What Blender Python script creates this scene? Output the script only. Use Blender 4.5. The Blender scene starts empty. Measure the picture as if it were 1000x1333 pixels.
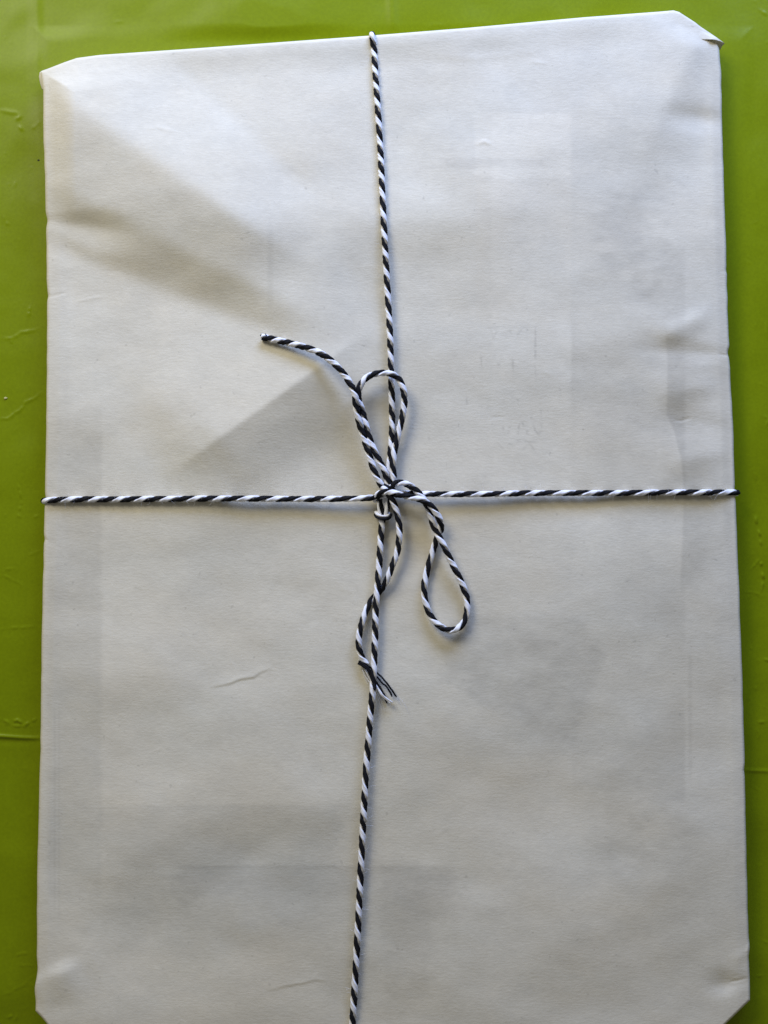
import bpy, math, random
import numpy as np
from mathutils import Vector

random.seed(7)
rng = np.random.default_rng(11)
S = bpy.context.scene
COL = S.collection
MM = 0.001

# ------------------------------------------------------------------ camera
PARCEL_H = 7.0 * MM              # thickness of the wrapped book
TILT = math.radians(3.0)          # the phone leans a little towards the bottom edge
DIST = 0.400                      # lens to paper
HALF_H = 0.16667                  # half the height of the view, on the paper
cam_d = bpy.data.cameras.new('camera')
cam = bpy.data.objects.new('camera', cam_d)
COL.objects.link(cam)
cam.location = (0, -math.sin(TILT) * DIST, math.cos(TILT) * DIST + PARCEL_H)
cam.rotation_euler = (TILT, 0, 0)
cam_d.sensor_fit = 'VERTICAL'
cam_d.sensor_height = 24
cam_d.lens = 12 / (HALF_H / DIST)
cam_d.clip_start = 0.01
cam_d.clip_end = 20
S.camera = cam

# ------------------------------------------------------------------ light (indoors, by windows)
W = bpy.data.worlds.new('World')
S.world = W
W.use_nodes = True
W.node_tree.nodes['Background'].inputs[0].default_value = (0.97, 0.96, 0.93, 1)
W.node_tree.nodes['Background'].inputs[1].default_value = 0.115


def area(name, loc, target, sx, sy, watt, color):
    d = bpy.data.lights.new(name, 'AREA')
    d.shape = 'RECTANGLE'
    d.size = sx
    d.size_y = sy
    d.energy = watt
    d.color = color
    o = bpy.data.objects.new(name, d)
    COL.objects.link(o)
    o.location = loc
    v = Vector(target) - Vector(loc)
    o.rotation_euler = v.to_track_quat('-Z', 'Y').to_euler()
    return o


area('window_light_warm', (-0.36, 0.52, 0.46), (0, 0.0, 0), 0.32, 0.30, 3.0, (1.0, 0.95, 0.83))
area('window_light_cool', (0.12, 0.52, 0.22), (0, 0.06, 0), 0.40, 0.18, 3.8, (0.385, 0.53, 1.0))

S.view_settings.view_transform = 'Standard'
S.view_settings.look = 'None'
S.view_settings.gamma = 1
S.view_settings.exposure = 0.24

# ------------------------------------------------------------------ helpers
ct, st = math.cos(TILT), math.sin(TILT)


def P(px, py, z):
    """point of the plane at height z seen at pixel (px, py) of the 1000 x 1333 photograph; arrays welcome"""
    px = np.asarray(px, float); py = np.asarray(py, float); z = np.asarray(z, float)
    k = HALF_H / DIST / 666.5
    cx = (px - 500) * k
    cy = -(py - 666.5) * k
    dy = cy * ct + st
    dz = cy * st - ct
    t = (z - cam.location.z) / dz
    return np.stack([cx * t + 0 * z, cam.location.y + dy * t, z + 0 * t], -1)


def interp_pts(pts, t):
    pts = np.array(pts, float)
    d = np.r_[0, np.cumsum(np.hypot(*np.diff(pts, axis=0).T))]
    d /= d[-1]
    return np.stack([np.interp(t, d, pts[:, 0]), np.interp(t, d, pts[:, 1])], -1)


def grid_mesh(name, V, nu, nv):
    me = bpy.data.meshes.new(name)
    idx = np.arange(nu * nv).reshape(nv, nu)
    q = np.stack([idx[:-1, :-1], idx[1:, :-1], idx[1:, 1:], idx[:-1, 1:]], -1).reshape(-1, 4)
    me.vertices.add(nu * nv)
    me.vertices.foreach_set('co', V.reshape(-1).astype(np.float32))
    me.loops.add(q.size)
    me.loops.foreach_set('vertex_index', q.reshape(-1).astype(np.int32))
    me.polygons.add(len(q))
    me.polygons.foreach_set('loop_start', np.arange(0, q.size, 4, dtype=np.int32))
    me.update(calc_edges=True)
    me.polygons.foreach_set('use_smooth', np.ones(len(q), dtype=bool))
    return me


def link(name, me, mats, parent=None):
    o = bpy.data.objects.new(name, me)
    COL.objects.link(o)
    for m in (mats if isinstance(mats, (list, tuple)) else [mats]):
        me.materials.append(m)
    if parent:
        o.parent = parent
    return o


def empty(name, label, cat):
    o = bpy.data.objects.new(name, None)
    COL.objects.link(o)
    o.empty_display_size = 0.02
    o['label'] = label
    o['category'] = cat
    return o


# ---- relief maps, one cell per pixel of the photograph (0.25 mm)
OX, OY, NX, NY = 60, 60, 1120, 1540
YY, XX = np.mgrid[0:NY, 0:NX].astype(np.float32)
XX -= OX
YY -= OY


def blur(a, s):
    if s <= 0:
        return a
    r = int(3 * s) + 1
    pad = np.pad(a, r, mode='edge')
    fy = np.fft.rfftfreq(pad.shape[1])[None, :]
    fx = np.fft.fftfreq(pad.shape[0])[:, None]
    g = np.exp(-2 * (math.pi * s) ** 2 * (fx ** 2 + fy ** 2))
    return np.fft.irfft2(np.fft.rfft2(pad) * g, s=pad.shape)[r:-r, r:-r].astype(np.float32)


def cloud(sx, sy, seed):
    g = np.random.default_rng(seed).standard_normal((NY, NX)).astype(np.float32)
    fx = np.fft.rfftfreq(NX)[None, :]
    fy = np.fft.fftfreq(NY)[:, None]
    k = np.exp(-2 * math.pi ** 2 * ((sx * fx) ** 2 + (sy * fy) ** 2))
    a = np.fft.irfft2(np.fft.rfft2(g) * k, s=g.shape)
    return (a / a.std()).astype(np.float32)


def sstep(a, b, x):
    t = np.clip((x - a) / (b - a), 0, 1)
    return t * t * (3 - 2 * t)


def ridge(ax, ay, bx, by, h0, h1, wl0, wl1, wr0, wr1, ea=20, eb=20, pl=1.0):
    """tent-shaped fold from a to b; l = left-hand side walking a->b on the picture (y down), r = the other"""
    L = math.hypot(bx - ax, by - ay)
    ux, uy = (bx - ax) / L, (by - ay) / L
    s = (XX - ax) * ux + (YY - ay) * uy
    d = -(XX - ax) * uy + (YY - ay) * ux          # >0: right-hand side when y points down
    t = np.clip(s / L, 0, 1)
    h = h0 + (h1 - h0) * t
    wl = wl0 + (wl1 - wl0) * t
    wr = wr0 + (wr1 - wr0) * t
    prof = np.where(d > 0, 1 - d / wr, 1 + d / wl)
    prof = np.clip(prof, 0, 1)
    prof = np.where(prof < .36, prof ** 2 / .72, prof - .18) / .82
    prof = np.where(d > 0, prof ** pl, prof)
    env = sstep(-ea, ea * 0.3, s) * (1 - sstep(L - eb * 0.3, L + eb, s))
    return (h * prof * env).astype(np.float32)


def section(ax, ay, bx, by, ds, hs, sc0, sc1, k0, k1, ea, eb, hs2=None, m0=0, m1=1):
    """a run of facets with the given cross-section (ds px, hs mm); right of a->b is positive"""
    L = math.hypot(bx - ax, by - ay)
    ux, uy = (bx - ax) / L, (by - ay) / L
    s = (XX - ax) * ux + (YY - ay) * uy
    d = -(XX - ax) * uy + (YY - ay) * ux
    t = np.clip(s / L, 0, 1)
    dd = (d / (sc0 + (sc1 - sc0) * t)).ravel()
    h = np.interp(dd, ds, hs).reshape(d.shape)
    if hs2:
        e = sstep(m0, m1, s)
        h = h * (1 - e) + np.interp(dd, ds, hs2).reshape(d.shape) * e
    env = sstep(-ea, ea * 0.3, s) * (1 - sstep(L - eb * 0.3, L + eb, s))
    return (h * (k0 + (k1 - k0) * t) * env).astype(np.float32)


def bump(x, y, sx, sy, h, ang=0):
    c, s_ = math.cos(ang), math.sin(ang)
    u = (XX - x) * c + (YY - y) * s_
    v = -(XX - x) * s_ + (YY - y) * c
    return (h * np.exp(-0.5 * ((u / sx) ** 2 + (v / sy) ** 2))).astype(np.float32)


def stroke(pts, w, h, dots=0.0, step=False, seed=0):
    """thin crease along a polyline; step=True lifts one side only and fades away from it"""
    out = np.zeros((NY, NX), np.float32)
    r = np.random.default_rng(seed + int(pts[0][0] * 13 + pts[0][1] * 7) % 9999)
    tot = sum(math.dist(a, b) for a, b in zip(pts, pts[1:]))
    acc = 0
    for a, b in zip(pts, pts[1:]):
        L = math.dist(a, b)
        m = int(8 * w + (14 if step else 2))
        x0 = int(max(0, min(a[0], b[0]) + OX - m)); x1 = int(min(NX, max(a[0], b[0]) + OX + m))
        y0 = int(max(0, min(a[1], b[1]) + OY - m)); y1 = int(min(NY, max(a[1], b[1]) + OY + m))
        if x1 <= x0 or y1 <= y0:
            acc += L
            continue
        X = XX[y0:y1, x0:x1]; Y = YY[y0:y1, x0:x1]
        ux, uy = (b[0] - a[0]) / L, (b[1] - a[1]) / L
        s = (X - a[0]) * ux + (Y - a[1]) * uy
        d = -(X - a[0]) * uy + (Y - a[1]) * ux
        sc = np.clip(s, 0, L)
        dist = np.hypot(s - sc, d)
        T = (acc + sc) / tot
        env = np.sin(math.pi * np.clip(T, 0.02, 0.98)) ** 0.5
        if dots > 0:
            ph = r.uniform(0, 6)
            env = env * np.clip(1 - dots + dots * np.sin(T * tot / 2.7 + ph) * 1.6, 0, 1.3)
        if step:
            v = h * env * np.where(d > 0, np.exp(-(d / 1.1) ** 2), np.exp(-(-d / 9.0))) * (np.abs(s - sc) < 1)
        else:
            v = h * env * np.exp(-0.5 * (dist / w) ** 2)
        out[y0:y1, x0:x1] = np.where(np.abs(v) > np.abs(out[y0:y1, x0:x1]), v, out[y0:y1, x0:x1])
        acc += L
    return out


def sample(A, px, py):
    x = np.clip(np.asarray(px, float) + OX, 0, NX - 1.001)
    y = np.clip(np.asarray(py, float) + OY, 0, NY - 1.001)
    i = x.astype(int); j = y.astype(int)
    fx = x - i; fy = y - j
    if A.ndim == 3:
        fx = fx[..., None]; fy = fy[..., None]
    return (A[j, i] * (1 - fx) * (1 - fy) + A[j, i + 1] * fx * (1 - fy)
            + A[j + 1, i] * (1 - fx) * fy + A[j + 1, i + 1] * fx * fy)


# ------------------------------------------------------------------ materials
def new_mat(name):
    m = bpy.data.materials.new(name)
    m.use_nodes = True
    nt = m.node_tree
    return m, nt, nt.nodes['Principled BSDF']


def node(nt, t, **kw):
    n = nt.nodes.new(t)
    for k, v in kw.items():
        setattr(n, k, v)
    return n


def mapping(nt, scale, rot=(0, 0, 0)):
    tc = node(nt, 'ShaderNodeTexCoord')
    mp = node(nt, 'ShaderNodeMapping')
    mp.inputs['Scale'].default_value = scale
    mp.inputs['Rotation'].default_value = rot
    nt.links.new(tc.outputs['Object'], mp.inputs['Vector'])
    return mp


def noise(nt, mp, scale, detail=4, rough=0.5):
    n = node(nt, 'ShaderNodeTexNoise')
    n.inputs['Scale'].default_value = scale
    n.inputs['Detail'].default_value = detail
    n.inputs['Roughness'].default_value = rough
    nt.links.new(mp.outputs[0], n.inputs['Vector'])
    return n


def paper_material():
    m, nt, b = new_mat('white_wrapping_paper')
    at = node(nt, 'ShaderNodeAttribute', attribute_name='show_through')
    # laid fibres: streaks running across the sheet, plus a finer felt
    fib = noise(nt, mapping(nt, (420, 1500, 1)), 1.0, 3, 0.6)
    felt = noise(nt, mapping(nt, (1, 1, 1)), 1500, 3, 0.65)
    mot = noise(nt, mapping(nt, (60, 130, 1)), 1.0, 5, 0.6)
    fleck = noise(nt, mapping(nt, (1, 1, 1)), 560, 1, 0.4)
    rf = node(nt, 'ShaderNodeMapRange')
    rf.inputs[1].default_value = 0.25; rf.inputs[2].default_value = 0.75
    rf.inputs[3].default_value = 0.945; rf.inputs[4].default_value = 1.04
    nt.links.new(fib.outputs['Fac'], rf.inputs[0])
    rm = node(nt, 'ShaderNodeMapRange')
    rm.inputs[1].default_value = 0.25; rm.inputs[2].default_value = 0.75
    rm.inputs[3].default_value = 0.965; rm.inputs[4].default_value = 1.03
    nt.links.new(mot.outputs['Fac'], rm.inputs[0])
    rk = node(nt, 'ShaderNodeMapRange')
    rk.inputs[1].default_value = 0.20; rk.inputs[2].default_value = 0.26
    rk.inputs[3].default_value = 0.86; rk.inputs[4].default_value = 1.0
    nt.links.new(fleck.outputs['Fac'], rk.inputs[0])
    mu = node(nt, 'ShaderNodeMath', operation='MULTIPLY')
    nt.links.new(rf.outputs[0], mu.inputs[0]); nt.links.new(rm.outputs[0], mu.inputs[1])
    mu2 = node(nt, 'ShaderNodeMath', operation='MULTIPLY')
    nt.links.new(mu.outputs[0], mu2.inputs[0]); nt.links.new(rk.outputs[0], mu2.inputs[1])
    mx = node(nt, 'ShaderNodeVectorMath', operation='SCALE')
    nt.links.new(at.outputs['Color'], mx.inputs[0])
    nt.links.new(mu2.outputs[0], mx.inputs['Scale'])
    nt.links.new(mx.outputs[0], b.inputs['Base Color'])
    b.inputs['Roughness'].default_value = 0.72
    b.inputs['Specular IOR Level'].default_value = 0.28
    add = node(nt, 'ShaderNodeMath', operation='ADD')
    nt.links.new(fib.outputs['Fac'], add.inputs[0]); nt.links.new(felt.outputs['Fac'], add.inputs[1])
    bp = node(nt, 'ShaderNodeBump')
    bp.inputs['Strength'].default_value = 0.55
    bp.inputs['Distance'].default_value = 0.00009
    nt.links.new(add.outputs[0], bp.inputs['Height'])
    nt.links.new(bp.outputs[0], b.inputs['Normal'])
    return m


def cloth_material():
    m, nt, b = new_mat('green_oilcloth')
    mot = noise(nt, mapping(nt, (1, 1, 1)), 22, 3, 0.5)
    mix = node(nt, 'ShaderNodeMix', data_type='RGBA')
    nt.links.new(mot.outputs['Fac'], mix.inputs['Factor'])
    mix.inputs[6].default_value = (0.184, 0.238, 0.0012, 1)
    mix.inputs[7].default_value = (0.202, 0.256, 0.0018, 1)
    wear = noise(nt, mapping(nt, (1, 1, 1)), 900, 2, 0.6)
    fr = node(nt, 'ShaderNodeMapRange')
    fr.inputs[1].default_value = 0.3; fr.inputs[2].default_value = 0.7
    fr.inputs[3].default_value = 0.94; fr.inputs[4].default_value = 1.05
    nt.links.new(wear.outputs['Fac'], fr.inputs[0])
    sc = node(nt, 'ShaderNodeVectorMath', operation='SCALE')
    nt.links.new(mix.outputs[2], sc.inputs[0]); nt.links.new(fr.outputs[0], sc.inputs['Scale'])
    nt.links.new(sc.outputs[0], b.inputs['Base Color'])
    b.inputs['Roughness'].default_value = 0.34
    b.inputs['Specular IOR Level'].default_value = 0.17
    # stipple of the coated fabric
    n2 = noise(nt, mapping(nt, (1, 1, 1)), 1400, 2, 0.5)
    bp = node(nt, 'ShaderNodeBump')
    bp.inputs['Strength'].default_value = 0.35
    bp.inputs['Distance'].default_value = 0.00004
    nt.links.new(n2.outputs['Fac'], bp.inputs['Height'])
    nt.links.new(bp.outputs[0], b.inputs['Normal'])
    return m


def yarn_material(name, col, dark, rough, sss=0.0):
    m, nt, b = new_mat(name)
    uv = node(nt, 'ShaderNodeUVMap', uv_map='yarn')
    mp = node(nt, 'ShaderNodeMapping')
    # fibres wind round the ply: shear u by v, then stretch along the length
    mp.inputs['Scale'].default_value = (0.5, 9.0, 1)
    mp.inputs['Rotation'].default_value = (0, 0, 0.05)
    nt.links.new(uv.outputs[0], mp.inputs['Vector'])
    n = noise(nt, mp, 1.6, 4, 0.65)
    mix = node(nt, 'ShaderNodeMix', data_type='RGBA')
    nt.links.new(n.outputs['Fac'], mix.inputs['Factor'])
    mix.inputs[6].default_value = dark
    mix.inputs[7].default_value = col
    nt.links.new(mix.outputs[2], b.inputs['Base Color'])
    b.inputs['Roughness'].default_value = rough
    b.inputs['Specular IOR Level'].default_value = 0.2
    b.inputs['Sheen Weight'].default_value = 0.0
    bp = node(nt, 'ShaderNodeBump')
    bp.inputs['Strength'].default_value = 0.8
    bp.inputs['Distance'].default_value = 0.00012
    nt.links.new(n.outputs['Fac'], bp.inputs['Height'])
    nt.links.new(bp.outputs[0], b.inputs['Normal'])
    return m


M_PAPER = paper_material()
M_CLOTH = cloth_material()
M_WHITE = yarn_material('white_cotton', (0.93, 0.93, 0.94, 1), (0.80, 0.80, 0.82, 1), 0.8)
M_BLACK = yarn_material('black_cotton', (0.009, 0.009, 0.012, 1), (0.004, 0.004, 0.005, 1), 0.8)
M_CRUMB, _nt, _b = new_mat('dark_crumb')
_n = noise(_nt, mapping(_nt, (1, 1, 1)), 3000, 2)
_r = node(_nt, 'ShaderNodeValToRGB')
_r.color_ramp.elements[0].color = (0.01, 0.01, 0.005, 1)
_r.color_ramp.elements[1].color = (0.05, 0.05, 0.02, 1)
_nt.links.new(_n.outputs['Fac'], _r.inputs[0]); _nt.links.new(_r.outputs[0], _b.inputs['Base Color'])
_b.inputs['Roughness'].default_value = 0.8
M_CRUMB2, _nt, _b = new_mat('pale_crumb')
_n = noise(_nt, mapping(_nt, (1, 1, 1)), 3000, 2)
_r = node(_nt, 'ShaderNodeValToRGB')
_r.color_ramp.elements[0].color = (0.35, 0.30, 0.08, 1)
_r.color_ramp.elements[1].color = (0.62, 0.58, 0.25, 1)
_nt.links.new(_n.outputs['Fac'], _r.inputs[0]); _nt.links.new(_r.outputs[0], _b.inputs['Base Color'])

# ------------------------------------------------------------------ relief of the wrapping paper (mm)
soft = np.zeros((NY, NX), np.float32)
mid = np.zeros((NY, NX), np.float32)
crisp = np.zeros((NY, NX), np.float32)
# big fold running in from the upper left corner
fold = section(56, 108, 410, 351, [-270, -95, 0, 75, 132, 175, 330], [0, 0.7, 5.2, 3.0, -0.5, -0.7, 0], 1.5, 0.74, 0.95, 0.9, 30, 120, [0, 0.6, 1.7, 1.7, -0.6, -0.6, 0], 305, 415)
soft += ridge(400, 285, 660, 280, 0.9, 0.9, 190, 170, 90, 80, 110, 80)
# trough under it, reaching the left edge
# flat tri-angular tuck left of the bow
crisp += ridge(402, 487, 270, 581, 4.3, 2.7, 125, 105, 300, 260, 130, 80, 2.0)
# the sheet rolls off towards the top edge
soft += -1.2 * (1 - sstep(20, 330, YY)) * sstep(-50, 500, XX + 160)
# upper right corner
mid += ridge(908, 52, 850, 180, 1.5, 1.6, 45, 90, 110, 130, 10, 80)
mid += ridge(960, 160, 880, 150, -1.2, -0.5, 22, 30, 14, 20, 10, 30)
# puckers pinched into the edges, fanning out inwards
pk = np.zeros((NY, NX), np.float32)
pk += ridge(953, 461, 862, 457, -0.15, -0.8, 5, 44, 4, 34, 6, 60)
pk += ridge(912, 412, 872, 434, 0.35, 0.45, 26, 24, 16, 20, 26, 26)
pk += ridge(915, 503, 870, 512, 0.4, 0.35, 26, 30, 22, 34, 30, 30)
pk += ridge(950, 556, 885, 546, -0.2, -0.35, 24, 30, 14, 26, 14, 36)
pk += ridge(944, 590, 885, 600, 0.3, 0.6, 20, 34, 22, 44, 20, 34)
pk += ridge(48, 286, 130, 296, -0.2, -0.9, 6, 30, 4, 40, 6, 60)
pk += ridge(40, 1282, 86, 1264, 0.9, 0.9, 14, 20, 46, 60, 10, 30)
pk += ridge(982, 1277, 938, 1283, -0.3, -0.7, 6, 20, 8, 30, 6, 30)
pk += ridge(980, 1240, 962, 1246, 0.3, 0.3, 12, 14, 10, 12, 6, 16)
mid += ridge(340, 1105, 170, 1235, -1.3, -1.2, 130, 130, 150, 150, 100, 110)
mid += ridge(210, 1090, 90, 1180, 0.4, 0.2, 80, 80, 80, 80, 60, 80)
# lazy waves in the loose sheet
soft += 0.32 * cloud(60, 46, 3) + 0.10 * cloud(26, 20, 4)
mid += 0.035 * cloud(12, 9, 6)
# narrow bevel along the long edges, where two layers meet
HP = 1.5 * (blur(soft, 12) + blur(mid, 7) + blur(fold, 7.5) + blur(crisp, 2.4) + blur(pk, 3.8))
# small sharp creases
for pts, w, h, stp in [
    ([(275, 894), (298, 890), (312, 884), (330, 881), (341, 874), (352, 870)], 1.2, 0.26, True),
    ([(350, 1289), (372, 1283), (392, 1280), (412, 1275), (425, 1277)], 1.2, 0.16, True),
    ([(63, 386), (74, 384), (86, 381)], 1.0, -0.20, False),
    ([(100, 392), (135, 386)], 1.4, 0.08, False),
    ([(58, 701), (63, 704)], 1.0, -0.16, False),
    ([(622, 187), (631, 184), (639, 188)], 1.6, 0.20, False),
    ([(878, 547), (886, 548), (899, 544)], 1.0, -0.18, False),
    ([(936, 461), (949, 463)], 1.0, -0.25, False),
    ([(638, 544), (648, 543), (658, 543)], 0.9, -0.10, False),
    ([(936, 353), (947, 354)], 0.9, -0.12, False),
    ([(966, 1003), (973, 1001)], 1.0, -0.15, False),
    ([(972, 1240), (975, 1228)], 1.1, 0.25, False),
    ([(950, 1278), (962, 1276), (974, 1273)], 1.0, -0.25, False),
    ([(690, 80), (712, 83)], 1.5, 0.08, False),
    ([(110, 95), (150, 92), (175, 84)], 2.0, 0.12, False),
    ([(190, 168), (206, 166), (230, 172)], 1.8, 0.14, False),
    ([(560, 70), (620, 76), (700, 66)], 4.0, 0.10, False),
]:
    HP += stroke(pts, w, h, step=stp)
for k in range(60):
    x = rng.uniform(90, 940); y = rng.uniform(80, 1320); a = rng.normal(0.0, 0.5); L = rng.uniform(6, 34)
    HP += stroke([(x, y), (x + L * math.cos(a), y + L * math.sin(a))], rng.uniform(1.2, 2.6), rng.uniform(-0.035, 0.045))

# ------------------------------------------------------------------ what shows through the thin paper (colour of the sheet)
def band(x, a, b, s):
    return sstep(a - s, a + s, x) * (1 - sstep(b - s, b + s, x))


BASE = np.array([0.690, 0.644, 0.510], np.float32)
lay = np.ones((NY, NX), np.float32)        # grey layers beneath
hue = np.zeros((NY, NX), np.float32)       # + cooler, - warmer
rag = 5 * cloud(9, 6, 21) + 3 * cloud(3, 2, 22)      # ragged outlines
X2 = XX + rag; Y2 = YY + rag * 0.8
streak = 0.55 + 0.45 * np.clip(cloud(6, 2.6, 31) * 0.45 + cloud(15, 9, 32) * 0.5 + cloud(34, 22, 33) * 0.5, -1, 1)


def poly(pts, s):
    """soft-edged convex polygon, clockwise on the picture"""
    f = np.ones((NY, NX), np.float32)
    n = len(pts)
    for i in range(n):
        a, b = pts[i], pts[(i + 1) % n]
        L = math.dist(a, b)
        d = (-(XX - a[0]) * (b[1] - a[1]) + (YY - a[1]) * (b[0] - a[0])) / L
        f *= sstep(-s, s, d + rag * 0.5)
    return f


lay -= 0.065 * band(XX, 744, 892, 3) * band(Y2, 150, 1040, 30) * np.clip(0.4 + 0.5 * cloud(40, 45, 71), 0, 1) * (0.55 + 0.45 * streak)
lay -= 0.085 * poly([(765, 262), (862, 230), (885, 330), (850, 400), (770, 350)], 16) * streak
lay += 0.020 * band(XX, 640, 744, 3) * band(YY, 148, 300, 3); hue -= 0.6 * band(XX, 620, 744, 4) * band(YY, 148, 420, 6)
lay -= 0.060 * band(X2, 575, 712, 8) * band(YY, 206, 219, 2.5) * streak
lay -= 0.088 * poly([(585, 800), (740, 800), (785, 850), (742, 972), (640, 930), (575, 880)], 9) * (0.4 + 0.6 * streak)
lay -= 0.055 * poly([(760, 1050), (905, 1040), (900, 1140), (770, 1150)], 22) * streak
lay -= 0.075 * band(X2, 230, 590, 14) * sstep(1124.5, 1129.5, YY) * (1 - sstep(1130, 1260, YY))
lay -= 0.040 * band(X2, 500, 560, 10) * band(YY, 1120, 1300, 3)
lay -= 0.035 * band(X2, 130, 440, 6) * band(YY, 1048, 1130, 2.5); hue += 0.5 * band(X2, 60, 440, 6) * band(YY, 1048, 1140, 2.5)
lay -= 0.050 * band(XX, 62, 132, 5) * band(Y2, 530, 1170, 12) * (0.5 + 0.5 * streak); hue += 0.5 * band(XX, 55, 132, 5) * band(YY, 850, 1190, 20)
lay -= 0.035 * band(XX, 348, 356, 3) * band(YY, 300, 400, 20)
lay -= 0.040 * band(XX, 896, 901, 1.5) * band(YY, 850, 1012, 10)
# curved edge of an inner sheet on the right
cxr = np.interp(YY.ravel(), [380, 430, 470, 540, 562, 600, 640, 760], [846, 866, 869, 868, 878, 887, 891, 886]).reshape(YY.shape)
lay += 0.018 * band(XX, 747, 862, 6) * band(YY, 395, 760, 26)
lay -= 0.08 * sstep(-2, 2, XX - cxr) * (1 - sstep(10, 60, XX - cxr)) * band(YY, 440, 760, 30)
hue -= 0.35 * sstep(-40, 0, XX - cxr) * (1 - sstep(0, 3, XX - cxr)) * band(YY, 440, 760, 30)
# turned-in seams along the long sides
lay -= 0.030 * band(XX, 926 + (YY - 60) * 0.026, 936 + (YY - 60) * 0.026, 3) * band(YY, 90, 700, 20)
lay -= 0.030 * (band(XX, 70, 72.5, 1) + band(XX, 76, 78, 1)) * band(YY, 920, 1190, 20)
hue -= 0.45
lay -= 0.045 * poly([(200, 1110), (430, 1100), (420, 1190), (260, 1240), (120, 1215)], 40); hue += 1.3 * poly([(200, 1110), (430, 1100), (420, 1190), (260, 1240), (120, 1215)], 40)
hue -= 0.6 * band(X2, 520, 760, 30) * band(Y2, 560, 780, 40)
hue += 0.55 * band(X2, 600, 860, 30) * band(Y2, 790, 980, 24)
hue -= 0.5 * band(X2, 150, 560, 40) * band(Y2, 1200, 1420, 40)
hue -= 0.6 * band(X2, 560, 780, 30) * band(Y2, 985, 1080, 30)
hue += 0.30 * cloud(40, 22, 44) + 0.14 * cloud(9, 5, 45)
# faint ghost of handwriting showing from the layer below
ghost = np.zeros((NY, NX), np.float32)


def pen(pts, v=0.06, w=0.8):
    global ghost
    ghost = np.maximum(ghost, stroke(pts, w, v))


pen([(630, 428), (652, 425), (690, 426)]); pen([(697, 424), (697, 480)], 0.08)
pen([(640, 430), (642, 440), (648, 430)]); pen([(657, 442), (663, 428), (668, 441)]); pen([(672, 438), (680, 428)])
pen([(626, 458), (627, 478)]); pen([(622, 465), (633, 463)]); pen([(640, 478), (643, 462), (650, 478), (653, 461), (658, 477)])
pen([(662, 470), (668, 466), (666, 476), (674, 478)]); pen([(668, 465), (668, 484)])
pen([(696, 466), (698, 500)], 0.05)
pen([(607, 514), (608, 526), (612, 532)], 0.07); pen([(655, 512), (674, 520), (676, 530)], 0.06)
pen([(704, 530), (705, 556), (702, 566), (697, 561), (694, 552)], 0.09)
pen([(654, 550), (656, 564), (661, 567), (664, 556), (666, 549)], 0.08)
pen([(674, 568), (676, 552), (680, 549), (683, 558), (686, 548)], 0.08); pen([(686, 548), (686, 564), (690, 566)], 0.06)
pen([(666, 577), (678, 572), (690, 576), (712, 573)], 0.06); pen([(640, 584), (650, 578), (660, 590)], 0.05)
pen([(676, 590), (690, 578), (700, 592)], 0.05); pen([(728, 504), (730, 512), (727, 520)], 0.05)
ghost *= 0.55 + 0.45 * np.clip(cloud(2.2, 1.5, 51), -1, 1)
lay -= ghost * 2.0
for x0, y0, x1, y1, a_ in [(618, 146, 742, 232, .03), (640, 300, 742, 640, .016), (132, 560, 480, 1046, .016), (500, 985, 790, 1130, .02), (90, 300, 350, 560, .014), (520, 240, 700, 420, .012)]:
    lay += a_ * band(XX + rag * .3, x0, x1, 2.5) * band(YY + rag * .3, y0, y1, 2.5)     # lighter slips of the layer below
lay -= 0.008 * (band(XX, 349, 352, 1.5) * band(YY, 300, 400, 20) + band(XX, 130, 133, 1.5) * band(YY, 520, 650, 20) + band(YY, 205, 208, 1.5) * band(XX, 560, 720, 14))
lay = 1 + (lay - 1) * 1.85
lay += 0.011 * cloud(24, 12, 41) + 0.009 * cloud(7, 3, 42) + 0.010 * cloud(4.5, 1.5, 46) + 0.010 * cloud(1.6, 0.9, 47)
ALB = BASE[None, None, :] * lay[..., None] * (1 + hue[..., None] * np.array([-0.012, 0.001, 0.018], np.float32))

# ------------------------------------------------------------------ wrapped parcel
parcel = empty('wrapped_parcel', 'flat rectangular parcel wrapped in thin white paper with folded corners on the green cloth', 'parcel')

top_c = [(53, 93), (66, 88), (84, 81), (100, 75.5), (130, 71.5), (240, 64), (480, 46.5), (600, 37), (760, 22.5), (860, 15), (877, 13.5), (884, 15.5), (905, 29), (931, 50)]
right_c = [(931, 50), (934.5, 56), (936.5, 66), (938.5, 90), (940, 160), (942, 230), (946, 350), (949, 460), (951.5, 500), (957, 640), (962, 760), (967, 900), (969.5, 1000), (972, 1130), (975, 1230), (976.5, 1302)]
bot_c = [(46.5, 1316), (56, 1326), (75, 1350), (100, 1362), (500, 1366), (900, 1362), (925, 1352), (976.5, 1302)]
left_c = [(53, 93), (54.5, 103), (56.5, 117), (56.6, 160), (58.5, 235), (60, 287), (61.5, 385), (61, 520), (59.5, 600), (57.5, 700), (54.5, 830), (53, 960), (50.5, 1060), (48.5, 1150), (48, 1262), (46.5, 1285), (46.5, 1316)]


def cluster(n, e=0.004):
    """0..1, dense at both ends so that the folded edge stays round"""
    inner = np.linspace(e, 1 - e, n)
    edge = np.array([0, 0.0002, 0.0006, 0.0011, 0.0018, 0.0027])
    return np.r_[edge, inner, 1 - edge[::-1]]


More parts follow.
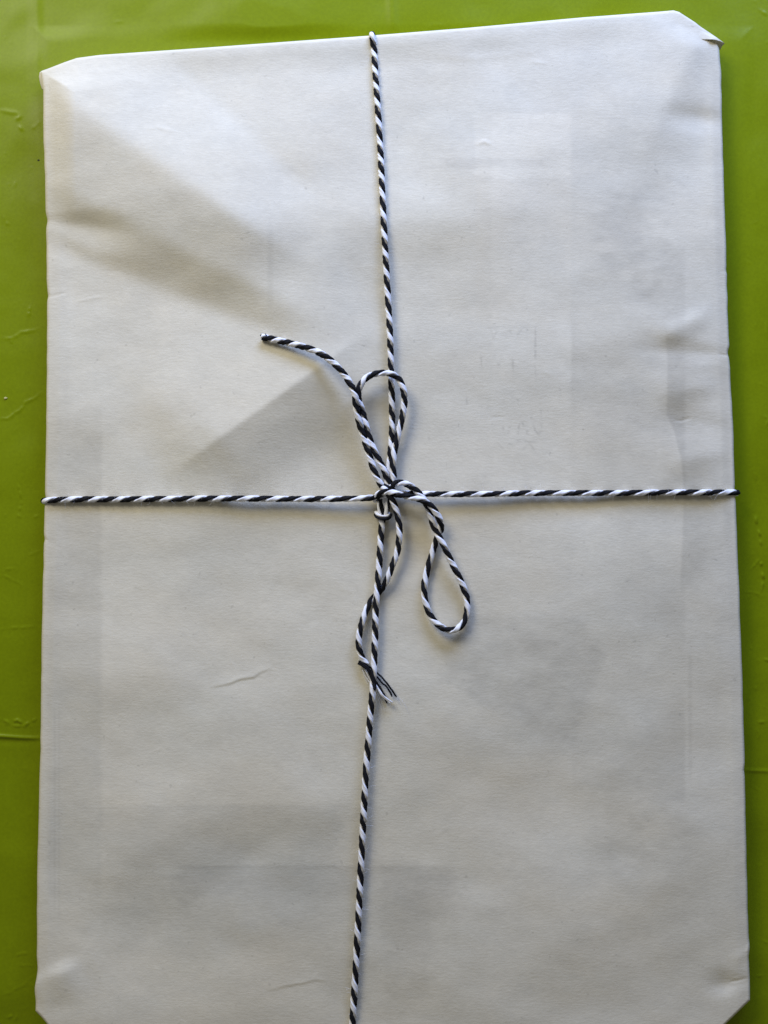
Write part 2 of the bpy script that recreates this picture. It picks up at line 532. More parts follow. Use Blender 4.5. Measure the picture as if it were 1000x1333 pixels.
u = cluster(600, 0.0038)
v = cluster(860, 0.0032)
Uu, Vv = np.meshgrid(u, v)
T_ = interp_pts(top_c, u)[None, :, :]
B_ = interp_pts(bot_c, u)[None, :, :]
L_ = interp_pts(left_c, v)[:, None, :]
R_ = interp_pts(right_c, v)[:, None, :]
U3, V3 = Uu[..., None], Vv[..., None]
c00, c10 = np.array(top_c[0]), np.array(top_c[-1])
c01, c11 = np.array(bot_c[0]), np.array(bot_c[-1])
PX = ((1 - V3) * T_ + V3 * B_ + (1 - U3) * L_ + U3 * R_
      - ((1 - U3) * (1 - V3) * c00 + U3 * (1 - V3) * c10 + (1 - U3) * V3 * c01 + U3 * V3 * c11))
# the long edges are a little uneven, with nicks where the sheet is pinched
def nick(y, *spots):
    return sum(a * np.exp(-0.5 * ((y - y0) / w) ** 2) for y0, w, a in spots)


jit = np.random.default_rng(9)
ky = np.linspace(0, 1400, 90); wob_l = np.interp(v * 1290 + 60, ky, jit.normal(0, .22, 90)); wob_r = np.interp(v * 1290 + 60, ky, jit.normal(0, .20, 90))
yl = v * 1223 + 93; yr = v * 1250 + 52
eL = wob_l + nick(yl, (287, 5, 1.6), (386, 3, 1.0), (702, 3, 1.0), (651, 4, 1.2), (1262, 10, .9), (1288, 9, -1.1))
eR = wob_r + nick(yr, (461, 4, -1.6), (452, 6, .8), (354, 3, -.8), (641, 4, -1.2), (1003, 4, -1.0), (1232, 6, 1.0), (1246, 5, -.7), (560, 20, .8))
PX[..., 0] += (eL[:, None] * np.clip(1 - Uu * 12, 0, 1) + eR[:, None] * np.clip(1 - (1 - Uu) * 12, 0, 1)) * (np.sin(np.pi * np.clip(Vv * 30, 0, .5)))
# distance to the nearest edge, in px
dL = Uu * 905; dR = (1 - Uu) * 905; dT = Vv * 1290; dB = (1 - Vv) * 1290


def roll(d, r):
    q = np.clip(1 - d / r, 0, 1)
    return 1 - np.sqrt(np.clip(1 - q * q, 0, 1))


dmin = np.minimum(np.minimum(dL, dR), np.minimum(dT, dB))
drop = 0.85 * roll(dmin, 4.0)
bev = 0.55 * np.clip(1 - dL / 20, 0, 1) ** 1.3 + 0.45 * np.clip(1 - dR / 20, 0, 1) ** 1.3 + 0.3 * np.clip(1 - dT / 14, 0, 1) ** 1.5
hgt = sample(HP, PX[..., 0], PX[..., 1])
edgefade = 0.45 + 0.55 * sstep(0, 45, dmin)
Z = PARCEL_H + MM * (hgt * edgefade - drop - bev * 0.8)
V = P(PX[..., 0], PX[..., 1], Z)
# the sides: continue each border straight down to the cloth
nv_, nu_ = Uu.shape
cen = V.reshape(-1, 3).mean(0)


def side(edge, z, inset):
    e = edge.copy()
    dxy = e[:, :2] - cen[:2]
    dxy /= np.linalg.norm(dxy, axis=1)[:, None]
    e[:, :2] -= dxy * inset
    e[:, 2] = z
    return e


grow = V
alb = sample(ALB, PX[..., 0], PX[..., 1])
for zz, ins in [(0.0045, 0.0), (0.0025, 0.0001), (0.0004, 0.0003)]:
    top = side(grow[0], zz, ins); bot = side(grow[-1], zz, ins)
    grow = np.concatenate([top[None], grow, bot[None]], 0)
    alb = np.concatenate([alb[:1], alb, alb[-1:]], 0)
    lef = side(grow[:, 0], zz, ins); rig = side(grow[:, -1], zz, ins)
    grow = np.concatenate([lef[:, None], grow, rig[:, None]], 1)
    alb = np.concatenate([alb[:, :1], alb, alb[:, -1:]], 1)
me = grid_mesh('wrapping_paper', grow, grow.shape[1], grow.shape[0])
ca = me.color_attributes.new('show_through', 'FLOAT_COLOR', 'POINT')
rgba = np.ones(alb.shape[:2] + (4,), np.float32)
rgba[..., :3] = alb
ca.data.foreach_set('color', rgba.reshape(-1))
link('wrapping_paper', me, M_PAPER, parcel)


def paper_z(px, py):
    return PARCEL_H + MM * sample(HP, px, py)


def sheet(name, rows, thick, parent, mat, label=None, n=14):
    """a small folded leaf of paper: rows of (px, py, mm above the cloth); given real thickness"""
    rows = np.array(rows, float)                    # nv, nu, 3
    nv0, nu0, _ = rows.shape
    tu = np.linspace(0, 1, n); tv = np.linspace(0, 1, n)
    A = np.stack([[np.interp(tu, np.linspace(0, 1, nu0), rows[j, :, k]) for j in range(nv0)] for k in range(3)], -1)
    B = np.stack([np.stack([np.interp(tv, np.linspace(0, 1, nv0), A[:, i, k]) for i in range(n)], 1) for k in range(3)], -1)
    for _ in range(2):
        C = B.copy()
        C[1:-1, 1:-1] = (B[1:-1, 1:-1] * 2 + B[:-2, 1:-1] + B[2:, 1:-1] + B[1:-1, :-2] + B[1:-1, 2:]) / 6
        B = C
    V0 = P(B[..., 0], B[..., 1], B[..., 2] * MM)
    m_ = grid_mesh(name, V0, n, n)
    c_ = m_.color_attributes.new('show_through', 'FLOAT_COLOR', 'POINT')
    cc = np.ones((n, n, 4), np.float32)
    cc[..., :3] = sample(ALB, B[..., 0], B[..., 1])
    c_.data.foreach_set('color', cc.reshape(-1))
    o = link(name, m_, mat, parent)
    sm = o.modifiers.new('thickness', 'SOLIDIFY')
    sm.thickness = thick
    sm.offset = -1
    if label:
        o['label'] = label
    return o


# upper right: the corner of the sheet folded over, its tip standing off the parcel
def zt(x, y, up=0.03):
    """height of the wrapping paper at this spot, mm"""
    k = int(np.argmin((PX[..., 0] - x) ** 2 + (PX[..., 1] - y) ** 2))
    return float(Z.reshape(-1)[k]) / MM + up


sheet('corner_flap', [
    [(903, 28.2, zt(903, 28.2, -.12)), (915, 36.6, zt(915, 37, .10)), (925, 43.2, zt(925, 44, .45)), (934, 49.4, 7.0), (943.5, 56.5, 6.4)],
    [(904, 38, zt(904, 38, -.12)), (914, 42, zt(914, 42, .08)), (922, 46, zt(922, 46, .6)), (930, 50, 7.5), (938.5, 54.2, 6.7)],
    [(906, 50.5, zt(906, 50.5, -.12)), (914, 51.6, zt(914, 51.6, .02)), (921, 51.4, zt(921, 51.4, .45)), (927.5, 51.0, 7.75), (932.5, 51.8, 7.3)],
], 0.00008, parcel, M_PAPER, 'folded corner with a raised pointed tip', 18)
sheet('corner_fold', [
    [(943.3, 56.6, 6.3), (936.5, 53.0, 6.75), (927.0, 50.6, 7.2)],
    [(940.0, 60.0, 4.8), (936.0, 58.5, 5.6), (930.0, 55.0, 6.3)],
    [(938.0, 64.0, 3.0), (937.0, 65.0, 4.0), (934.0, 63.0, 5.0)],
], 0.00008, parcel, M_PAPER)
# upper left: blunt little tab
sheet('corner_fold', [
    [(51.6, 94.5, 5.6), (55, 92.0, 6.3), (62, 89.6, zt(62, 90, .0)), (72, 88, zt(72, 88, -.15))],
    [(50.6, 100, 5.5), (54.5, 101, 6.8), (62, 101, zt(62, 101, .08)), (74, 101, zt(74, 101, -.15))],
    [(52.2, 109, 5.6), (56, 110, 7.0), (63, 111, zt(63, 111, .1)), (72, 112, zt(72, 112, -.15))],
    [(54.8, 116.6, 5.8), (58, 118.0, 6.9), (64, 117.6, zt(64, 117.6, .05)), (69, 118, zt(69, 118, -.15))],
], 0.00008, parcel, M_PAPER, 'blunt folded tab at the corner')

# ------------------------------------------------------------------ twine
twine = empty('bakers_twine', 'black and white striped cotton twine tied round the parcel in a bow', 'twine')
R_PLY_R, R_PLY_T, R_OFF = 0.54, 0.88, 0.53       # mm: radial and tangential half-widths of a ply, its distance from the axis


def catmull(pts, step=0.30):
    p = np.array(pts, float)
    p = np.vstack([2 * p[0] - p[1], p, 2 * p[-1] - p[-2]])
    out = []
    for i in range(1, len(p) - 2):
        p0, p1, p2, p3 = p[i - 1], p[i], p[i + 1], p[i + 2]
        # centripetal parametrisation keeps tight bends clean
        t0 = 0; t1 = t0 + max(1e-9, np.linalg.norm(p1 - p0)) ** 0.5
        t2 = t1 + max(1e-9, np.linalg.norm(p2 - p1)) ** 0.5
        t3 = t2 + max(1e-9, np.linalg.norm(p3 - p2)) ** 0.5
        t = np.linspace(t1, t2, 14, endpoint=False)[:, None]
        A1 = (t1 - t) / (t1 - t0) * p0 + (t - t0) / (t1 - t0) * p1
        A2 = (t2 - t) / (t2 - t1) * p1 + (t - t1) / (t2 - t1) * p2
        A3 = (t3 - t) / (t3 - t2) * p2 + (t - t2) / (t3 - t2) * p3
        B1 = (t2 - t) / (t2 - t0) * A1 + (t - t0) / (t2 - t0) * A2
        B2 = (t3 - t) / (t3 - t1) * A2 + (t - t1) / (t3 - t1) * A3
        out.append((t2 - t) / (t2 - t1) * B1 + (t - t1) / (t2 - t1) * B2)
    out = np.vstack(out + [p[-2][None]])
    s = np.r_[0, np.cumsum(np.linalg.norm(np.diff(out, axis=0), axis=1))]
    n = max(4, int(s[-1] / (step * MM)))
    t = np.linspace(0, s[-1], n)
    q = np.stack([np.interp(t, s, out[:, k]) for k in range(3)], -1)
    for _ in range(2):
        q[1:-1] = (q[:-2] + 2 * q[1:-1] + q[2:]) / 4
    return q, t


def frames(q):
    T = np.gradient(q, axis=0)
    T /= np.linalg.norm(T, axis=1)[:, None]
    n = len(q)
    k = int(np.argmin(np.abs(T[:, 2]) + np.abs(np.arange(n) - n / 2) / n * 0.2))
    N = np.zeros_like(q)
    z = np.array([0, 0, 1.0])
    N[k] = z - T[k] * T[k, 2]
    N[k] /= np.linalg.norm(N[k])
    for rngk in (range(k + 1, n), range(k - 1, -1, -1)):
        prev = k
        for i in rngk:
            a = N[prev] - T[i] * N[prev].dot(T[i])
            # lean the frame back towards straight up where the cord lies flat
            up = z - T[i] * T[i, 2]
            w = 0.15 * max(0, 1 - 2 * abs(T[i, 2]))
            a = a / np.linalg.norm(a) * (1 - w) + up * w
            N[i] = a / np.linalg.norm(a)
            prev = i
    return T, N, np.cross(N, T)


def cord_paths(pts):
    """pts: (px, py, lift in mm above the paper) or ('w', x, y, z) in metres"""
    out = []
    for p in pts:
        if p[0] == 'w':
            out.append(p[1:])
        else:
            zz = float(paper_z(p[0], p[1])) + (1.0 + p[2]) * MM
            out.append(tuple(P(p[0], p[1], zz)))
    return out


def tube(cent, N, B, ra, rb, phi, s, sides=14, groove=0.07, gtw=1.1, taper=0):
    """ring of points round each centre: ra along the radial direction, rb across it"""
    n = len(cent)
    th = np.linspace(0, 2 * math.pi, sides, endpoint=False)[None, :]
    g = 1 + groove * np.cos(3 * th + (s[:, None] / MM) * gtw)
    rad = np.cos(phi)[:, None] * N + np.sin(phi)[:, None] * B
    tan = -np.sin(phi)[:, None] * N + np.cos(phi)[:, None] * B
    wob = 1 + 0.05 * np.sin(s / MM * 1.7 + 1.3) * np.sin(s / MM * 0.63)
    if taper:
        e = np.minimum(1, (s[-1] - s) / (taper * MM) + 0.45)
        wob = wob * e
    a = (np.cos(th) * g * ra)[..., None] * rad[:, None, :] + (np.sin(th) * g * rb)[..., None] * tan[:, None, :]
    return cent[:, None, :] + a * (wob[:, None, None] * MM)


def tube_mesh(name, rings, s):
    n, k, _ = rings.shape
    idx = np.arange(n * k).reshape(n, k)
    nx = np.roll(idx, -1, axis=1)
    q = np.stack([idx[:-1], nx[:-1], nx[1:], idx[1:]], -1).reshape(-1, 4)
    caps = [list(map(int, idx[0][::-1])), list(map(int, idx[-1]))]
    me = bpy.data.meshes.new(name)
    me.from_pydata([tuple(p) for p in rings.reshape(-1, 3)], [], [tuple(map(int, f)) for f in q] + caps)
    uvl = me.uv_layers.new(name='yarn')
    col = np.arange(k)
    sm = s / MM
    A = np.broadcast_to(col, (n - 1, k)); A2 = A + 1
    S0 = np.broadcast_to(sm[:-1, None], (n - 1, k)); S1 = np.broadcast_to(sm[1:, None], (n - 1, k))
    uvq = np.stack([np.stack([S0, A / k], -1), np.stack([S0, A2 / k], -1), np.stack([S1, A2 / k], -1), np.stack([S1, A / k], -1)], 2).reshape(-1, 2)
    uvc = np.zeros((2 * k, 2))
    uvl.data.foreach_set('uv', np.vstack([uvq, uvc]).reshape(-1).astype(np.float32))
    me.polygons.foreach_set('use_smooth', np.ones(len(me.polygons), dtype=bool))
    me.update()
    return me


def cord(name, pts, pitch, phase=0.0, label=None, scale=1.0, pitch_end=None):
    """two-ply cord: the object is its white ply, the black ply is its child. pitch in px, phase in degrees
    (0 = white on top at the start)"""
    q, s = catmull(cord_paths(pts))
    T, N, B = frames(q)
    B = np.cross(N, T)                             # left of the direction of travel: a Z-twist
    p0 = pitch * 0.25 * MM
    p1 = (pitch_end or pitch) * 0.25 * MM
    rate = 2 * math.pi / np.interp(s, [0, s[-1]], [p0, p1])
    rate *= 1 + 0.10 * np.sin(s / MM * 0.21 + phase) + 0.05 * np.sin(s / MM * 0.57 + 2 * phase)
    phi = math.radians(phase) + np.r_[0, np.cumsum((rate[1:] + rate[:-1]) / 2 * np.diff(s))]
    wave = 1 + 0.06 * np.sin(s / MM * 0.33 + phase)
    ob = None
    for k, (nm, mt) in enumerate(((name, M_WHITE), ('black_yarn', M_BLACK))):
        f = phi + math.pi * k
        off = np.cos(f)[:, None] * N + np.sin(f)[:, None] * B
        c = q + off * (R_OFF * MM * scale * wave)[:, None]
        rings = tube(c, N, B, R_PLY_R * scale, R_PLY_T * scale, f, s)
        o = link(nm, tube_mesh(nm, rings, s), mt, twine if k == 0 else ob)
        if k == 0:
            ob = o
            if label:
                o['label'] = label
    return ob


def yarn(name, pts, r, mt, parent, label=None, sides=8):
    q, s = catmull(cord_paths(pts), 0.25)
    T, N, B = frames(q)
    rings = tube(q, N, B, r, r, np.zeros(len(s)), s, sides, 0.12, 2.2, taper=1.2)
    o = link(name, tube_mesh(name, rings, s), mt, parent)
    if label:
        o['label'] = label
    return o


def over_edge(px, py, ox, oy):
    """points that take a cord over the edge of the parcel at (px, py) and down its side; ox, oy = outward"""
    e = P(px, py, PARCEL_H)
    r = []
    for d, z in ((-0.7, 6.9), (0.55, 5.9), (1.0, 4.4), (1.0, 2.8), (0.4, 1.0)):
        r.append(('w', e[0] + ox * d * MM, e[1] + oy * d * MM, z * MM))
    return r


# --- cords laid round the parcel
cord('wrap_cord', list(reversed(over_edge(58.5, 651.5, -1, 0))) +
     [(78, 650.6, -.15), (100, 650, -.1), (150, 650, 0), (225, 649.4, .2), (300, 649, .5), (400, 649.6, 1.2), (450, 649.3, 1.9), (478, 648.4, 2.2), (493, 646.5, 2.0), (505, 644, 1.2)],
     30, 20, 'horizontal run left of the knot', pitch_end=38, scale=0.92)
cord('wrap_cord', [(500, 645, .6), (520, 642.5, .9), (545, 642.6, 1.5), (575, 643.3, 1.6), (640, 643, 1.3), (700, 641.9, .9), (800, 641.8, .3), (880, 641, 0), (930, 641, -.1)] +
     over_edge(958.5, 641, 1, 0), 36, 200, 'horizontal run right of the knot', scale=0.90)
cord('wrap_cord', list(reversed(over_edge(484.5, 45, 0, 1))) +
     [(486.5, 60, -.1), (489, 100, 0), (492, 142, .1), (495, 190, .2), (498, 255, .5), (501.3, 320, .9), (505, 385, 1.1), (508, 440, 1.2), (509.3, 489, 1.0), (510.2, 520, .9), (510.5, 556, .9), (508.5, 590, 1), (505, 620, 1), (502, 640, .8)],
     23, 330, 'vertical run above the knot', pitch_end=30, scale=0.95)
low = [(501.5, 640, .8), (499.5, 655, .7), (498.2, 668, .6), (497.2, 683, .8), (496, 698, 1), (494.6, 720, 1.2), (493, 746, 1.4), (491.3, 768, 1.5), (489.4, 790, 1.6), (488.5, 823, 1.6), (487.6, 850, 1.6), (486.2, 880, 1.6), (484.8, 905, 1.5),
       (482.7, 925, 1.4), (479.6, 965, 1.3), (476.8, 1000, 1.3), (473.5, 1060, 1.3), (470.4, 1120, 1.2), (467, 1190, 1), (463, 1265, .6), (459.4, 1325, .2), (458, 1350, 0)]
cord('wrap_cord', low + over_edge(457, 1363, 0, -1), 31, 250, 'vertical run below the knot', scale=0.98)

# --- bow
cord('bow_loop', [(507, 634, 2.0), (500.5, 613, 2.6), (491, 594, 2.9), (482.5, 575, 2.9), (476.5, 553.6, 2.8), (471.5, 534, 2.7), (467, 520, 2.8), (467, 508, 2.9), (472, 497, 3.0), (480, 490, 3.1), (491, 486.2, 3.4), (503, 485.6, 3.6), (514, 489, 3.5), (521, 496, 3.2), (525.5, 508, 3.0), (526.6, 520, 2.7), (524.5, 540, 2.5), (519.5, 561, 2.3), (514.5, 582, 2.3), (511.5, 604, 2.3), (512.5, 622, 2.0), (511, 634, 1.4)],
     30, 40, 'upright loop above the knot', scale=0.97)
cord('bow_loop', [(507, 638, 2.4), (513, 630.5, 3.0), (522, 628.3, 3.3), (533, 632, 3.1), (543.5, 640, 2.9), (551.5, 650, 2.6), (557, 661, 2.0), (561, 673, 1.5), (566, 688, 1.6), (573, 701, 2.2), (580.2, 715, 2.2), (587.5, 731, 1.9), (595.5, 747, 1.5), (602.8, 763, 1.2), (607.6, 779, 1.1), (608.2, 795, 1.0), (604.5, 809, 1.1), (596, 818, 1.3), (585, 820.5, 1.3), (572.5, 815, 1.1), (561.5, 803, .9), (554.5, 786, .8), (552.3, 766, .8), (555.3, 746, .8), (560.7, 727, .8), (565.8, 710, .7), (570.5, 697, .8), (574, 689, 1.6), (573.3, 679, 2.9), (568, 667.5, 4.0), (559.5, 657, 4.6), (548, 650.6, 4.9), (534, 647, 5.0), (518, 643.4, 5.1), (504, 640.2, 4.6), (494.5, 642.5, 3.8), (490.5, 648, 2.2)],
     31, 75, 'drooping loop right of the knot', scale=0.97)
# --- two tails
cord('loose_end', [(341, 438.6, .1), (353, 441.2, .3), (375, 446.2, .8), (393, 450.9, 1.3), (414.6, 458.6, 1.9), (430, 468.8, 2.5), (445.4, 484, 3.0), (456.4, 500.5, 3.7), (462, 513, 4.2), (463.6, 528, 3.9), (467, 547, 3.6), (472.3, 565.6, 3.4), (478, 583, 3.3), (484.2, 604, 3.3), (490, 620, 3.2), (497, 632, 2.6), (505, 640, 1.4)],
     25, 20, 'short tail pointing to the upper left', scale=1.0, pitch_end=30)
cord('loose_end', [(499, 634, 3.0), (504, 641, 3.9), (509.5, 648.5, 4.2), (514, 658, 3.8), (517.6, 671, 3.2), (520, 685, 2.9), (519.8, 700, 2.7), (517, 720, 2.4), (511, 736, 2.2), (505, 752, 1.9), (499, 764, .9), (491, 773, .0), (484, 781, .2), (477.5, 793, .8), (471.5, 810, 1.2), (467.6, 827, 1.3), (467.6, 843, 1.1), (471.5, 856, .8), (478, 866, .4)],
     30, 310, 'lower tail that frays at its tip', scale=0.95)
# --- knot and the little collar below it
cord('knot', [(489.5, 652, .6), (492.5, 644, 2.6), (501, 641, 3.2), (507, 645, 2.6), (509.5, 652, .8)], 46, 20)
cord('knot', [(496, 640, 2.0), (494.3, 650, 1.6), (494.5, 662, 1.3), (496, 672, .9)], 60, 150, scale=0.75)
cord('knot', [(505.5, 640, 2.2), (505.2, 652, 1.8), (503.8, 664, 1.5), (501, 673, .9)], 60, 170, scale=0.75)
cord('knot', [(489.8, 668, .0), (491.5, 671.8, 1.7), (498, 674, 2.3), (505, 673.5, 1.8), (507.8, 669.5, .3)], 160, 60, 'small collar loop under the knot', scale=0.85)
cord('knot', [(494, 628, 1.6), (501, 634, 2.6), (508, 637, 3.0), (514, 640, 2.4), (518, 645, 1.0)], 44, 120, scale=0.95)
# --- black yarn whipped round the end, frayed tips
for k, (dx, dy) in enumerate([(0, 0), (2.2, 2.2), (-1.0, 2.6)]):
    yarn('frayed_yarn', [(467.5 + dx, 861 + dy, .6), (472, 864 + dy, 1.4), (479, 869.5 + dy, 1.6), (484.5 - dx * .4, 880 + dy, .9 + .2 * k), (487.2, 892, 2.4), (487.6, 899, 2.9)][:6], 0.40, M_BLACK, twine)
yarn('frayed_yarn', [(477, 866, .1), (484, 870, .0), (490.5, 875.5, .0), (497, 881.5, .5), (504.5, 890.5, .9), (510, 898, .8), (516.5, 907.5, .2)], 0.30, M_BLACK, twine)
yarn('frayed_yarn', [(484, 876, .1), (491, 881, .1), (496.5, 888, .5), (502.8, 893.3, .9), (507.3, 900, .7), (510.6, 907, .1)], 0.30, M_BLACK, twine)
yarn('frayed_yarn', [(486, 884, .1), (491.5, 890, .3), (496, 897, .5), (500.4, 905, .2), (503.8, 915.5, -.4)], 0.32, M_BLACK, twine)
yarn('frayed_yarn', [(487, 890, .8), (492, 897, 1.3), (496.5, 904.5, 1.4), (503, 910.5, 1.0), (509, 916.5, .7)], 0.25, M_WHITE, twine)
yarn('frayed_yarn', [(487.5, 889, .9), (493, 897, 1.4), (498, 904.5, 1.5), (504.5, 910, 1.1), (511.5, 914.5, .8)], 0.24, M_WHITE, twine)
yarn('frayed_yarn', [(472, 872, .4), (475.5, 880, .3), (480, 886.5, .2), (484, 892, .2)], 0.22, M_WHITE, twine)
yarn('frayed_yarn', [(475, 871, .4), (479, 879, .4), (483.5, 887, .3)], 0.26, M_WHITE, twine)
# cut tip of the short tail
yarn('frayed_yarn', [(344, 438.5, .3), (341.5, 436.2, .5), (339.6, 435.8, .5), (339.2, 437.4, .3)], 0.34, M_BLACK, twine)
yarn('frayed_yarn', [(347, 437.5, .6), (345.6, 435.4, .7), (345.2, 434.2, .4)], 0.26, M_BLACK, twine)


# hair-fine loose fibres standing off the cotton, joined: nobody could count them
def fibres():
    Vs, Fs = [], []

    def hair(p, r):
        q, s = catmull(p, 0.5)
        T, N, B = frames(q)
        th = np.linspace(0, 2 * math.pi, 3, endpoint=False)
        base = len(Vs)
        for i in range(len(q)):
            for a in th:
                Vs.append(tuple(q[i] + (math.cos(a) * N[i] + math.sin(a) * B[i]) * r))
        for i in range(len(q) - 1):
            for j in range(3):
                k = (j + 1) % 3
                Fs.append((base + i * 3 + j, base + i * 3 + k, base + i * 3 + 3 + k, base + i * 3 + 3 + j))
    for pts in ([(488, 898, .5), (491, 906, .6), (495, 916, .4), (496.5, 928, .1)], [(489, 897, .5), (494, 908, .6), (500, 922, .2)],
                [(517, 908, .2), (523, 911, .5), (528, 919, .4), (531, 927, -.3)], [(488, 899, .5), (490, 911, .5), (491, 924, .2)],
                [(514, 907, .2), (520, 913, .4), (522, 918, .1)], [(473, 872, .4), (474, 882, .3), (479, 890, .2)]):
        hair(cord_paths(pts), 0.00004)
    lines = [[(x, 649.5) for x in range(80, 480, 4)], [(x, 642) for x in range(560, 950, 4)],
             [(486 + (y - 60) * 0.055, y) for y in range(60, 470, 4)], [(482 - (y - 930) * 0.057, y) for y in range(930, 1320, 4)]]
    r = np.random.default_rng(5)
    for ln in lines:
        for _ in range(60):
            x, y = ln[r.integers(len(ln))]
            a = r.uniform(0, 6.28); L = r.uniform(5, 9)
            x2 = x + math.cos(a) * L; y2 = y + math.sin(a) * L
            a2 = a + r.normal(0, .7)
            hair(cord_paths([(x, y, .6), (x2, y2, .8), (x2 + math.cos(a2) * L * .5, y2 + math.sin(a2) * L * .5, .3)]), 0.000022)
    me = bpy.data.meshes.new('stray_fibres')
    me.from_pydata(Vs, [], Fs)
    me.uv_layers.new(name='yarn')
    o = link('stray_fibres', me, M_WHITE, twine)
    o['kind'] = 'stuff'


fibres()

# ------------------------------------------------------------------ tablecloth
HC = 0.42 * cloud(70, 60, 61) + 0.17 * cloud(28, 24, 62) + 0.035 * cloud(9, 9, 63)
HC += stroke([(-60, 957), (0, 958.5), (30, 960.5), (60, 961), (500, 985), (945, 1002), (1000, 1004), (1050, 1005)], 1.4, 0.30)
HC += stroke([(-60, 962), (0, 964), (60, 966)], 3.5, -0.16)
HC += ridge(46, -60, 54, 400, 0.30, 0.12, 10, 12, 16, 20, 30, 60)
HC += ridge(507, -60, 514, 70, 0.45, 0.35, 10, 10, 12, 12, 20, 40)
HC = blur(HC, 1.5)
HC += stroke([(-60, 957), (0, 958.5), (30, 960.5), (70, 961.5)], 1.5, 0.42)
HC += stroke([(930, 1001), (1000, 1004), (1050, 1005)], 1.3, 0.18)
cr = np.random.default_rng(77)


def wrinkle(pts, w, h, dots):
    p = [pts[0]]
    for a, b in zip(pts, pts[1:]):
        n = max(1, int(math.dist(a, b) / 6))
        for i in range(1, n + 1):
            t = i / n
            p.append((a[0] + (b[0] - a[0]) * t + cr.normal(0, .7), a[1] + (b[1] - a[1]) * t + cr.normal(0, .7)))
    return stroke(p, w, h, dots)


for pts, w, h, dt in [
    ([(-10, 547), (8, 545), (20, 538), (34, 524), (58, 510)], 1.1, .13, .2),
    ([(0, 440), (14, 440), (26, 432), (50, 428)], 1.2, .12, .2), ([(12, 438), (15, 452)], 1.0, .10, .5),
    ([(30, 397), (38, 402), (36, 414)], 1.0, .13, .5), ([(20, 154), (26, 150)], 1.5, .14, 0), ([(24, 163), (28, 168)], 1.3, .14, 0),
    ([(42, 166), (50, 158)], 1.4, .12, .3), ([(0, 143), (26, 146)], 1.8, .08, 0),
    ([(24, 628), (28, 655), (24, 672), (31, 674)], .9, .12, .6), ([(44, 674), (50, 671)], 1.0, .14, 0),
    ([(0, 748), (18, 755), (32, 765)], 1.0, .08, .2), ([(0, 742), (24, 738)], .9, .08, .4), ([(38, 723), (52, 715)], 1.0, .09, .3),
    ([(0, 820), (52, 815)], 1.0, .09, .3), ([(0, 936), (12, 941), (22, 938), (34, 944), (44, 938), (53, 933)], 1.1, .20, .7),
    ([(5, 943), (20, 945), (40, 946)], .9, .12, .8), ([(18, 1246), (28, 1241), (38, 1240)], .9, .10, .4), ([(25, 1256), (45, 1257)], .9, .10, .3),
    ([(0, 1297), (25, 1285), (46, 1270)], 1.0, .06, .2), ([(5, 1328), (16, 1324), (24, 1321), (22, 1330)], 1.0, .12, .5), ([(8, 1335), (25, 1338)], 1.0, .10, .5),
    ([(980, 658), (984, 672), (988, 690), (992, 712)], .9, .22, .9), ([(993, 722), (991, 740), (995, 752), (992, 772)], 1.0, .22, .9),
    ([(975, 745), (985, 733), (996, 722)], .8, .10, .7), ([(976, 721), (983, 722)], .8, .10, .3),
    ([(963, 770), (980, 772), (994, 777)], 1.0, .10, .2), ([(994, 540), (1000, 546), (998, 556), (1010, 560)], 1.1, .16, .4), ([(990, 500), (1000, 505)], 1.0, .1, .4),
    ([(968, 575), (975, 600), (990, 636), (1000, 650)], .7, .08, .8), ([(977, 842), (982, 846)], .9, .12, .2), ([(995, 858), (1005, 861)], 1.0, .2, 0),
    ([(983, 882), (987, 888), (984, 898)], .9, .12, .5), ([(988, 940), (1000, 938)], 1.2, .18, .3), ([(972, 900), (976, 912)], .9, .08, .4), ([(984, 948), (988, 956), (985, 965)], .8, .08, .4),
    ([(970, 1015), (980, 1024), (992, 1031)], .9, .07, .3), ([(975, 1270), (995, 1269)], .9, .08, .4), ([(985, 1222), (1005, 1228)], .9, .07, .3),
    ([(560, 34), (568, 30), (578, 33)], 1.3, .12, .3), ([(558, 40), (560, 34)], 1.1, .1, .3), ([(990, 10), (1000, 18)], 1.5, .1, .3),
    ([(968, 340), (978, 341)], 1.2, .07, 0), ([(997, 420), (1000, 440)], 1.2, .1, 0), ([(150, 28), (158, 26)], 1.0, .06, 0), ([(955, 115), (962, 120)], 1.0, .05, 0),
]:
    HC += wrinkle(pts, w, h * 1.6, dt)
for k in range(230):
    if cr.random() < 0.5:
        x = cr.uniform(-50, 58)
    else:
        x = cr.uniform(950, 1050)
    y = cr.uniform(100, 1400)
    a = cr.uniform(0, 3.14); L = cr.uniform(1.5, 10)
    HC += wrinkle([(x, y), (x + L * math.cos(a), y + L * math.sin(a))], cr.uniform(.6, 1.3), cr.uniform(-.06, .12), cr.uniform(0, .5))
for k in range(260):          # pin-prick bubbles in the coating
    x = cr.choice([cr.uniform(-50, 60), cr.uniform(950, 1050)]); y = cr.uniform(-40, 1440)
    HC += stroke([(x, y), (x + .7, y + .4)], cr.uniform(.5, .9), cr.uniform(.04, .16))

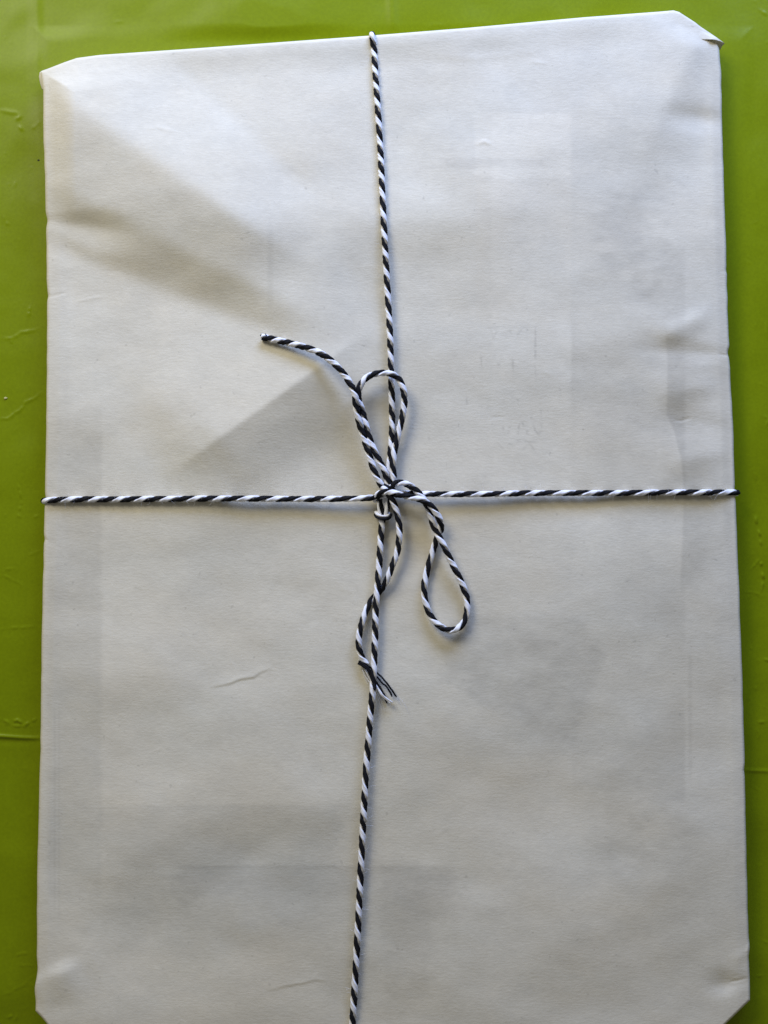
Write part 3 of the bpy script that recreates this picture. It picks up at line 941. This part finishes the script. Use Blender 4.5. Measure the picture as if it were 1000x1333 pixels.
gx = np.r_[-2600, -1600, -900, -500, -260, -150, -90, np.arange(-58, 80, 1.3), np.arange(80, 930, 3.5), np.arange(930, 1056, 1.3), 1090, 1150, 1260, 1500, 1900, 2600, 3600]
gy = np.r_[-2600, -1600, -900, -500, -260, -150, -90, np.arange(-58, 1440, 1.6), 1470, 1530, 1650, 1850, 2200, 2900, 3800]
GX, GY = np.meshgrid(gx, gy)
hz = sample(HC, GX, GY)
fade = np.exp(-np.clip(np.maximum(np.abs(GX - 500) - 540, np.abs(GY - 690) - 740), 0, None) / 120)
inside = (GX > 75) & (GX < 925) & (GY > 120) & (GY < 1300)
hz = np.where(inside, np.minimum(hz, 0.1), hz) * fade - 0.45
# the cloth does not cut into the parcel that presses it flat
px_in = np.minimum(np.minimum(GX - 50, 975 - GX), np.minimum(GY - 40, 1360 - GY))
hz = np.where(px_in > -10, hz * (1 - sstep(-10, 15, px_in)) - 0.55 * sstep(-10, 15, px_in), hz)
Zc = MM * np.minimum(hz, 0.6)
# lay out on the plane of the table, 1 px = 0.25 mm there
VC = np.stack([(GX - 500) * 0.2565 * MM, -(GY - 666.5) * 0.2565 * MM, Zc], -1)
near = P(GX, GY, 0 * Zc)
w_ = (np.abs(GX - 500) < 700) & (np.abs(GY - 690) < 900)
VC[..., :2] = np.where(w_[..., None], near[..., :2], VC[..., :2])
cl = link('tablecloth', grid_mesh('tablecloth', VC, len(gx), len(gy)), M_CLOTH)
cl['label'] = 'glossy olive green coated tablecloth with fine creases under the parcel'
cl['category'] = 'tablecloth'
cl['kind'] = 'structure'


# ------------------------------------------------------------------ crumbs on the cloth
def crumb(px, py, r, mat, label):
    import bmesh
    bm = bmesh.new()
    bmesh.ops.create_icosphere(bm, subdivisions=2, radius=r * MM)
    rr = random.Random(px)
    for v_ in bm.verts:
        v_.co *= rr.uniform(.7, 1.2)
        v_.co.z *= .55
        v_.co.x *= 1.3
    me = bpy.data.meshes.new('crumb')
    bm.to_mesh(me)
    bm.free()
    o = link('crumb', me, mat)
    p = P(px, py, 0)
    o.location = (p[0], p[1], float(sample(HC, px, py)) * MM - 0.00045 + r * 0.4 * MM)
    o['label'] = label
    o['category'] = 'crumb'


crumb(49.5, 207.5, 0.33, M_CRUMB, 'tiny dark crumb on the green cloth left of the parcel')
crumb(6.5, 518, 0.42, M_CRUMB2, 'tiny pale yellow crumb on the green cloth at the left')
